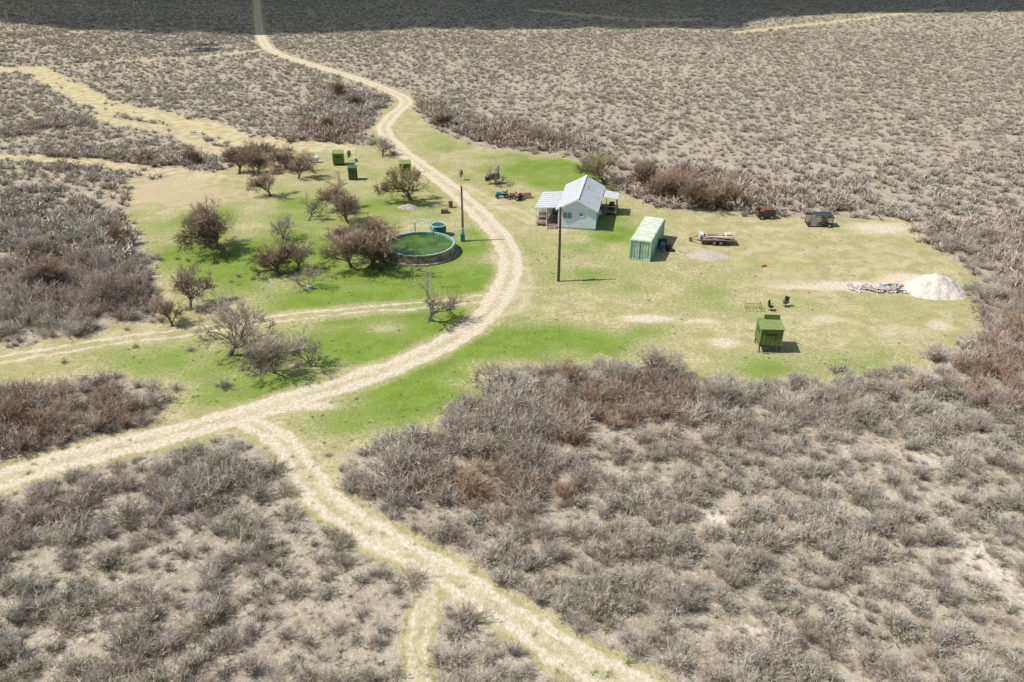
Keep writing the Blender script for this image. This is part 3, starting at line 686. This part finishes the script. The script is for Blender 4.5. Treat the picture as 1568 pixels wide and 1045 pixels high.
# ---------------------------------------------------------------- caliche pile & debris
def mound(name,u,v,rx,ry,h,mat,seed,n=60):
    gx,gy=G(u,v);q=np.linspace(-1.1,1.1,n);A,B=np.meshgrid(q,q);rr2=np.hypot(A,B)+ (fbm(A*2+seed,B*2,seed)-.5)*.35
    zz=h*np.clip(1-rr2,0,1)**.85*(.8+.4*fbm(A*5,B*5,seed+3))+ (fbm(A*22,B*22,seed+5,2)-.5)*.16*np.clip((1-rr2)*6,0,1)-.03
    V=np.stack([A.ravel()*rx,B.ravel()*ry,zz.ravel()],1);i,j=np.meshgrid(np.arange(n-1),np.arange(n-1));a=(j*n+i).ravel()
    me=mkmesh(name,V,np.stack([a,a+1,a+n+1,a+n],1),None,mat);o=bpy.data.objects.new(name,me);o.location=(gx,gy,0);COL.objects.link(o)
    if me.polygons[0].normal.z<0: me.flip_normals()
cal=M('white_caliche',(.70,.64,.54),.95,.2,5,bump=.8)
mound('caliche_pile',1430,444,3.8,3.0,2.0,cal,4);mound('gravel_heap',1083,392,2.8,1.7,.3,M('grey_gravel',(.52,.47,.39),.95,.2,7,bump=.6),9)
mound('rock_heap',625,318,1.6,1.1,.6,M('grey_rock',(.45,.42,.38),.95,.35,4,bump=.7),12,30)
db=empty('debris_tarps',1345,443)
tm=[M('tarp_white',(.70,.68,.64),.6,.1,3),M('tarp_blue',(.30,.38,.50),.5,.2,3),M('tarp_orange',(.62,.30,.12),.6,.2,3),M('tarp_grey',(.42,.40,.40),.7,.2,3),M('tarp_beige',(.6,.52,.42),.7,.2,3)]
def sheet(par,nm,cx,cy,sx,sy,rot,mat,h=.35,n=9,sd=0):
    V=[];rd=random.Random(sd)
    for a in range(n):
        for c in range(n):
            x_=(a/(n-1)-.5)*sx;y_=(c/(n-1)-.5)*sy;V.append((cx+x_*math.cos(rot)-y_*math.sin(rot)+rd.uniform(-.08,.08),cy+x_*math.sin(rot)+y_*math.cos(rot)+rd.uniform(-.08,.08),.04+rd.random()**2*h))
    part(par,nm,V,[(a*n+c,a*n+c+1,(a+1)*n+c+1,(a+1)*n+c) for a in range(n-1) for c in range(n-1)],mat)
for k in range(32):
    xx=random.uniform(-2.9,3.3);sheet(db,'sheet_%d'%k,xx,random.uniform(-.9,.9)*(1.3-abs(xx)*.15),random.uniform(.5,1.7),random.uniform(.4,1.1),random.uniform(0,3),tm[[0,0,4,0,0,1,4,0,3,4][k%10]],.25,sd=k)
sheet(db,'orange_sheet',2.9,.3,.9,.8,.5,tm[2],.45,sd=99)
for k in range(12): box(db,'board_%d'%k,(random.uniform(-3,3),random.uniform(-.9,.8),.2+random.random()*.25),(random.uniform(.5,1.6),.12,.04),random.choice([pal,dark,wood]),(random.uniform(-.2,.2),random.uniform(-.2,.2),random.uniform(0,3)))
# steel frame + chairs
fr=empty('rusty_bed_frame',1153,475,-3)
for sy in(-.4,.4):
    tube(fr,'rail',[(-.8,sy,.55),(.8,sy,.55)],.03,rust,6)
    for sx in(-.8,.8): tube(fr,'leg',[(sx,sy,0),(sx,sy,.8)],.03,rust,6)
for sx in(-.8,-.4,0,.4,.8): tube(fr,'slat',[(sx,-.4,.56),(sx,.4,.56)],.02,rust,6)
def chair(u,v,rot):
    e=empty('office_chair',u,v,rot);box(e,'seat',(0,0,.48),(.52,.5,.1),black,bevel=.03);box(e,'backrest',(0,.27,.85),(.48,.09,.6),black,(-.15,0,0),.03)
    tube(e,'column',[(0,0,.1),(0,0,.45)],.04,dark,8)
    for k in range(5):
        a=k*1.257;tube(e,'foot_%d'%k,[(0,0,.12),(.32*math.cos(a),.32*math.sin(a),.05)],.025,dark,6)
    for sx in(-1,1): tube(e,'arm',[(sx*.3,.15,.5),(sx*.3,.15,.7),(sx*.3,-.15,.7)],.025,dark,6)
chair(1180,476,50);chair(1202,470,-40)
ob=empty('orange_feed_box',1167,408);box(ob,'tray',(0,0,.12),(.7,.5,.22),M('faded_orange',(.6,.36,.1),.8,.2,4),(0,0,.5),.02);box(ob,'lid',(.1,.02,.26),(.72,.52,.04),MATS['faded_orange'],(0,.08,.5))
# smoker grill
sm=empty('barbecue_smoker',757,281,20)
tube(sm,'barrel',[(-.9,0,1.1),(-.8,0,1.1),(.8,0,1.1),(.9,0,1.1)],[.25,.48,.48,.25],dark,16);tube(sm,'chimney',[(.7,0,1.5),(.7,0,2.7)],.1,dark,8);box(sm,'firebox',(-1.2,0,.85),(.6,.6,.6),dark,bevel=.02)
for sx in(-.7,.7):
    for sy in(-.35,.35): tube(sm,'leg',[(sx,sy,0),(sx,sy,.9)],.04,dark,6)
box(sm,'shelf',(0,-.6,.9),(1.5,.35,.05),bgreen)
# garden tractors / implements
def tractor(u,v,rot,m,name='garden_tractor'):
    e=empty(name,u,v,rot)
    box(e,'hood',(-.55,0,.72),(.8,.5,.4),m,bevel=.05);box(e,'chassis',(0,0,.48),(1.7,.4,.15),dark);box(e,'seat_pan',(.5,0,.72),(.45,.5,.1),dark,bevel=.02);box(e,'seat_back',(.72,0,.95),(.1,.48,.4),dark,(0,.15,0),.02)
    for sy in(-1,1):
        wheel(e,'rear_wheel',.55,sy*.48,.36,.24);wheel(e,'front_wheel',-.75,sy*.42,.24,.16);box(e,'fender',(.55,sy*.45,.78),(.7,.28,.05),m)
    tube(e,'steering_column',[(-.1,0,.7),(.15,0,1.05)],.03,dark,6);tube(e,'steering_wheel',[(.13,0,1.04),(.17,0,1.07)],.18,dark,12)
tractor(769,303,10,blue);tractor(789,306,-25,M('red_paint',(.34,.07,.04),.5,.25,4))
im=empty('disc_harrow',806,304,15)
box(im,'frame',(0,0,.6),(1.6,.1,.1),M('orange_red_paint',(.38,.13,.06),.6,.3,4));box(im,'frame_b',(0,.7,.6),(1.6,.1,.1),MATS['orange_red_paint'])
for sx in(-.75,.75): box(im,'frame_side',(sx,.35,.6),(.1,.6,.1),MATS['orange_red_paint'])
for k in range(6):
    xx=-.7+k*.28;tube(im,'disc_%d'%k,[(xx,0,.28),(xx+.05,0,.28)],[.28,.2],steel,14);tube(im,'disc_b_%d'%k,[(xx,.7,.28),(xx+.05,.7,.28)],[.28,.2],rust,14)
for sx in(-.5,.5): tube(im,'hanger',[(sx,0,.3),(sx,0,.6)],.03,rust,6);tube(im,'hanger_b',[(sx,.7,.3),(sx,.7,.6)],.03,rust,6)
# small yard things
y1_=empty('firewood_stack',681,326)
for k in range(14):
    a=k%5;bq=k//5;tube(y1_,'log_%d'%k,[(-.5,-.4+a*.2,.1+bq*.18),(.5,-.4+a*.2+.03,.1+bq*.18)],.09,wood if k%2 else darkw,8)
tr_=empty('trash_barrel',690,318);tube(tr_,'drum',[(0,0,0),(0,0,.88)],.3,rust,14);ring(tr_,'drum_lip',.27,.315,.885,.92,dark,14)
st=empty('tree_stump',474,443)
tube(st,'stump',[(0,0,-.1),(0,0,.2),(0,0,.45)],[.5,.4,.36],M('pale_stump',(.5,.46,.4),.9,.3,5,bump=.4),11);tube(st,'root',[(.2,0,.15),(.9,.3,.02)],[.14,.05],MATS['pale_stump'],7);tube(st,'root_b',[(-.2,-.1,.15),(-.8,-.4,.02)],[.14,.05],MATS['pale_stump'],7)
fp=empty('fallen_branch',907,430,4)
tube(fp,'bough',[(-1.2,0,.08),(0,.05,.15),(1.6,.1,.06)],[.06,.05,.02],darkw,6);tube(fp,'twig_a',[(0,.05,.15),(.5,.5,.2)],[.03,.01],darkw,5);tube(fp,'twig_b',[(.5,.05,.13),(1.1,-.4,.2)],[.03,.01],darkw,5)
ch=empty('ladder',684,440,0)
for sy in(-.22,.22): tube(ch,'stile',[(-.7,sy,.06),(.7,sy,1.3)],.025,wood,6)
for k in range(6):
    f=.1+.16*k;tube(ch,'rung_%d'%k,[(-.7+1.4*f,-.22,.06+1.24*f),(-.7+1.4*f,.22,.06+1.24*f)],.018,wood,6)
# ---------------------------------------------------------------- cloud (casts the far shadow)
EL=math.radians(53);sd=Vector((.995*math.cos(EL),.1*math.cos(EL),-math.sin(EL))).normalized()
CZ=260.;off=Vector((sd.x,sd.y))*(CZ/-sd.z)
outl=GP([(-420,18),(-60,22),(60,34),(200,46),(380,49),(560,46),(760,44),(900,42),(1000,46),(1110,46),(1150,38),(1230,25),(1330,18),(1568,21),(1900,18)])
outl=np.concatenate([outl,np.array([[620,760],[-560,760]])])
n=150;gx_=np.linspace(-620,700,n*2);gy_=np.linspace(260,800,n);A,B=np.meshgrid(gx_,gy_)
sdv=sdf(A.ravel(),B.ravel(),outl);sdv=np.where(np.abs(sdv)>900,np.sign(sdv)*12,sdv)
sdv=sdv+(fbm(A.ravel()*.03,B.ravel()*.03,7)-.5)*30+(fbm(A.ravel()*.12,B.ravel()*.12,8)-.5)*12
m2=n*2;I,J=np.meshgrid(np.arange(n-1),np.arange(m2-1),indexing='ij');a=(I*m2+J).ravel();Fq=np.stack([a,a+1,a+m2+1,a+m2],1)
Fq=Fq[(sdv[Fq]>0).any(1)]
lump=6+22*fbm(A.ravel()*.02,B.ravel()*.02,71,4)
top=np.stack([A.ravel()-off.x,B.ravel()-off.y,CZ+lump*np.clip(sdv/6,0,1)],1);bot=top.copy();bot[:,2]=CZ-1-3*fbm(A.ravel()*.05,B.ravel()*.05,5)*np.clip(sdv/6,0,1)
Vc=np.concatenate([top,bot]);Fc=np.concatenate([Fq,Fq[:,::-1]+len(top)])
cme=mkmesh('cloud',Vc,Fc,None,M('cloud_white',(.9,.9,.9),1,.03,.02));co_=bpy.data.objects.new('cloud',cme);COL.objects.link(co_)
# ---------------------------------------------------------------- light, sky, camera
sl_=bpy.data.lights.new('sun','SUN');sl_.energy=4.8;sl_.angle=math.radians(.5);sl_.color=(1,.955,.885)
so=bpy.data.objects.new('sun',sl_);so.rotation_euler=sd.to_track_quat('-Z','Y').to_euler();so.location=(-60,0,90);COL.objects.link(so)
w=bpy.data.worlds.new('World');scene.world=w;w.use_nodes=True;nt=w.node_tree
sk=nt.nodes.new('ShaderNodeTexSky');sk.sky_type='NISHITA';sk.sun_disc=False;sk.sun_elevation=EL;sk.sun_rotation=math.atan2(-sd.x,-sd.y)
bg=nt.nodes['Background'];bg.inputs[1].default_value=.12;nt.links.new(sk.outputs[0],bg.inputs[0])
cd=bpy.data.cameras.new('camera');cd.lens=28.0;cd.sensor_width=36;cd.clip_start=.5;cd.clip_end=12000
cam=bpy.data.objects.new('camera',cd);cam.location=(0,0,CAM_H);cam.rotation_euler=(math.pi/2-PITCH,0,0);COL.objects.link(cam);scene.camera=cam
scene.view_settings.view_transform='Standard';scene.view_settings.look='None';scene.view_settings.exposure=0
